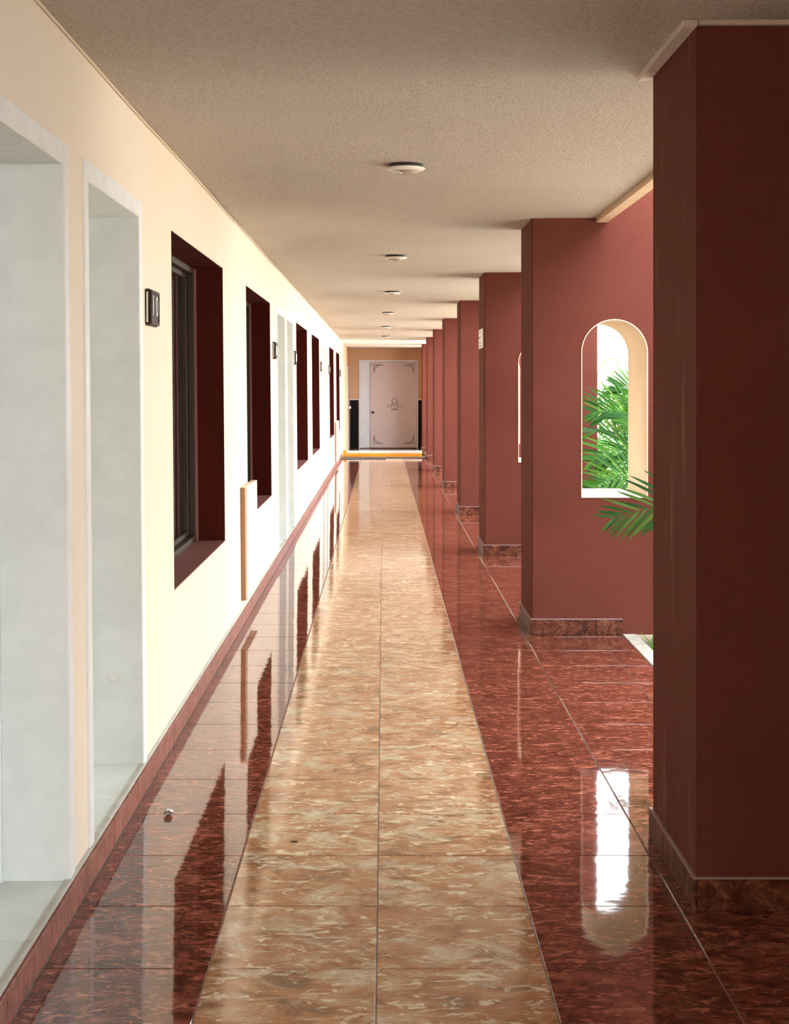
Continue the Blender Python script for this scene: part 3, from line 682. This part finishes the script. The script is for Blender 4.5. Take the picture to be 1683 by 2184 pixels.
def auto_fronds(loc, n_, h, reach, rnd, a0=0, a1=2*PI):
    out = []; b0 = Vector(loc)
    for i in range(n_):
        a = a0+(a1-a0)*(i+rnd.random()*0.6)/n_; k = rnd.uniform(0.75, 1.15); hh = h*rnd.uniform(0.75, 1.2); R = reach*k
        dx, dy = math.cos(a), math.sin(a)
        out.append([b0+Vector((0, 0, 0.45)), b0+Vector((dx*R*0.25, dy*R*0.25, 0.45+hh*0.62)), b0+Vector((dx*R*0.62, dy*R*0.62, 0.45+hh)), b0+Vector((dx*R, dy*R, 0.45+hh*0.80))])
    return out
rnd = random.Random(3)
pa = (2.16, 7.55, -0.14)
fa = [[(2.16, 7.55, 0.35), (1.98, 7.58, 0.74), (1.64, 7.60, 0.868), (1.24, 7.58, 0.785)],
      [(2.16, 7.55, 0.4), (2.05, 7.62, 0.95), (1.86, 7.70, 1.19), (1.66, 7.72, 1.205)]]
fa += auto_fronds(pa, 5, 0.8, 0.8, rnd, -1.3, 1.6)
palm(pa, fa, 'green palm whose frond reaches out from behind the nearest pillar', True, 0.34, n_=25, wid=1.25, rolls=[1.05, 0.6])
pb = (2.35, 11.2, -0.14)
fb = [[(2.35, 11.2, 0.35), (2.2, 11.2, 0.95), (1.95, 11.15, 1.28), (1.66, 11.1, 1.30)],
      [(2.35, 11.2, 0.35), (2.15, 11.1, 0.75), (1.9, 11.0, 0.98), (1.62, 10.9, 0.92)],
      [(2.35, 11.2, 0.35), (2.25, 11.3, 1.05), (2.1, 11.35, 1.42), (1.9, 11.4, 1.5)],
      [(2.35, 11.2, 0.35), (2.1, 11.0, 0.65), (1.85, 10.8, 0.80), (1.6, 10.6, 0.72)]]
fb += auto_fronds(pb, 6, 0.9, 0.8, rnd, -1.2, 3.2)
palm(pb, fb, 'green palm seen through the arched opening', False, 0.36, n_=24, wid=1.2, rolls=[1.0, 0.9, 0.8, 1.1])
pc = (3.0, 15.2, -0.14)
fc = auto_fronds(pc, 12, 0.95, 1.0, rnd)
palm(pc, fc, 'taller green palm behind the arched opening', False, 0.42, n_=24)

def bush(name, loc, size, nleaf, leaf, mat, label, cat, trunk=None, seed=1, group=None):
    rn = random.Random(seed); d = empty(name, loc); tag(d, label, cat, group)
    mb = MB(); lf_ = leaflet_mesh('bush', 1, 0.55, 0.2)
    for i in range(nleaf):
        while True:
            p = Vector((rn.uniform(-1, 1), rn.uniform(-1, 1), rn.uniform(-1, 1)))
            if 0.25 < p.length < 1: break
        p = p.normalized()*(p.length**0.5); q = Vector((p.x*size[0], p.y*size[1], size[3]+(p.z+1)*0.5*size[2]))
        R = Euler((rn.uniform(-0.9, 0.9), rn.uniform(-0.9, 0.9), rn.uniform(0, 6.3))).to_matrix().to_4x4(); s_ = leaf*rn.uniform(0.6, 1.3)
        mm = Matrix.Translation(q) @ R @ Matrix.Diagonal((s_, s_, s_, 1))
        vs_ = [lf_.v[k] for k in (0, 2, 9, 11, 18)]
        mb.add([tuple(mm @ Vector(v)) for v in vs_], [(0, 1, 3, 2), (2, 3, 4)])
    f = mb.build('foliage', mat, d); f['kind'] = 'stuff'
    t = MB(); h = size[3]+size[2]*0.6
    r = trunk or 0.02
    t.tube([(0, 0, -0.02), (0.03*h, 0.02*h, h*0.5), (0, 0, h)], [r, r*0.8, r*0.4], 8)
    for i in range(6):
        a = i*1.1+0.2; z0 = max(0.05, size[3]*0.75); R_ = 0.75
        t.tube([(0, 0, z0), (math.cos(a)*size[0]*R_*0.5, math.sin(a)*size[1]*R_*0.5, z0+size[2]*0.35), (math.cos(a)*size[0]*R_, math.sin(a)*size[1]*R_, z0+size[2]*0.55)], [r*0.5, r*0.35, r*0.12], 6)
    t.build('branches', 'wood', d, smooth=True)
bush('garden_bush', (2.50, 13.9, -0.13), (0.50, 0.55, 0.95, 0.08), 2600, 0.055, 'bush', 'bushy shrub with pale variegated leaves below the arch', 'shrub', seed=2, group='shrubs in the garden bed')
bush('garden_bush', (3.0, 17.0, -0.13), (0.7, 0.75, 1.05, 0.08), 3000, 0.08, 'bush', 'second leafy shrub farther back in the garden', 'shrub', seed=4, group='shrubs in the garden bed')
bush('garden_bush', (4.2, 24.5, -0.13), (0.9, 0.9, 1.5, 0.08), 3500, 0.10, 'palm', 'dark green shrub at the back of the garden bed', 'shrub', seed=6, group='shrubs in the garden bed')
bush('blossom_tree', (3.45, 19.3, -0.13), (0.72, 0.8, 1.35, 0.92), 1500, 0.075, 'blossom', 'pale pink blossoming tree behind the palms in the arch', 'tree', 0.035, seed=5)
# tufts of grass beside the cement edging
def tuft(loc, n_, h, label, seed):
    rn = random.Random(seed); d = MB()
    for i in range(n_):
        a = rn.uniform(0, 6.28); L = h*rn.uniform(0.6, 1.15); w_ = 0.006; dx, dy = math.cos(a), math.sin(a); q = (rn.uniform(-0.02, 0.02), rn.uniform(-0.03, 0.03))
        lean_ = rn.uniform(0.15, 0.75); vs_ = []
        for j in range(5):
            u = j/4; x = q[0]+dx*L*lean_*u*u; y_ = q[1]+dy*L*lean_*u*u; z = L*u*(1-0.25*lean_*u); ww = w_*(1-u*0.92)
            vs_ += [(x-dy*ww, y_+dx*ww, z), (x+dy*ww, y_-dx*ww, z)]
        d.add(vs_, [(2*j, 2*j+1, 2*j+3, 2*j+2) for j in range(4)])
    o = d.build('grass_tuft', 'grass', smooth=True); o.location = loc; tag(o, label, 'grass', 'grass tufts by the cement edging')
tuft((1.59, 8.18, -0.14), 26, 0.25, 'green grass tuft at the foot of the arched pillar', 5)
tuft((1.60, 7.75, -0.14), 22, 0.22, 'green grass tuft beside the cement edging, nearer the camera', 8)

# unseen trees added in the garden to shade the nearest bays
bush('added_shade_tree', (5.3, 2.2, -0.13), (2.2, 2.9, 3.6, 1.5), 5200, 0.34, 'palm', 'added unseen leafy tree shading the nearest pillar', 'tree', 0.12, seed=11, group='added shade trees in the garden')
bush('added_shade_tree', (5.6, 8.2, -0.13), (2.1, 2.8, 3.4, 1.5), 5400, 0.34, 'palm', 'added unseen leafy tree shading the arched pillar', 'tree', 0.12, seed=12, group='added shade trees in the garden')
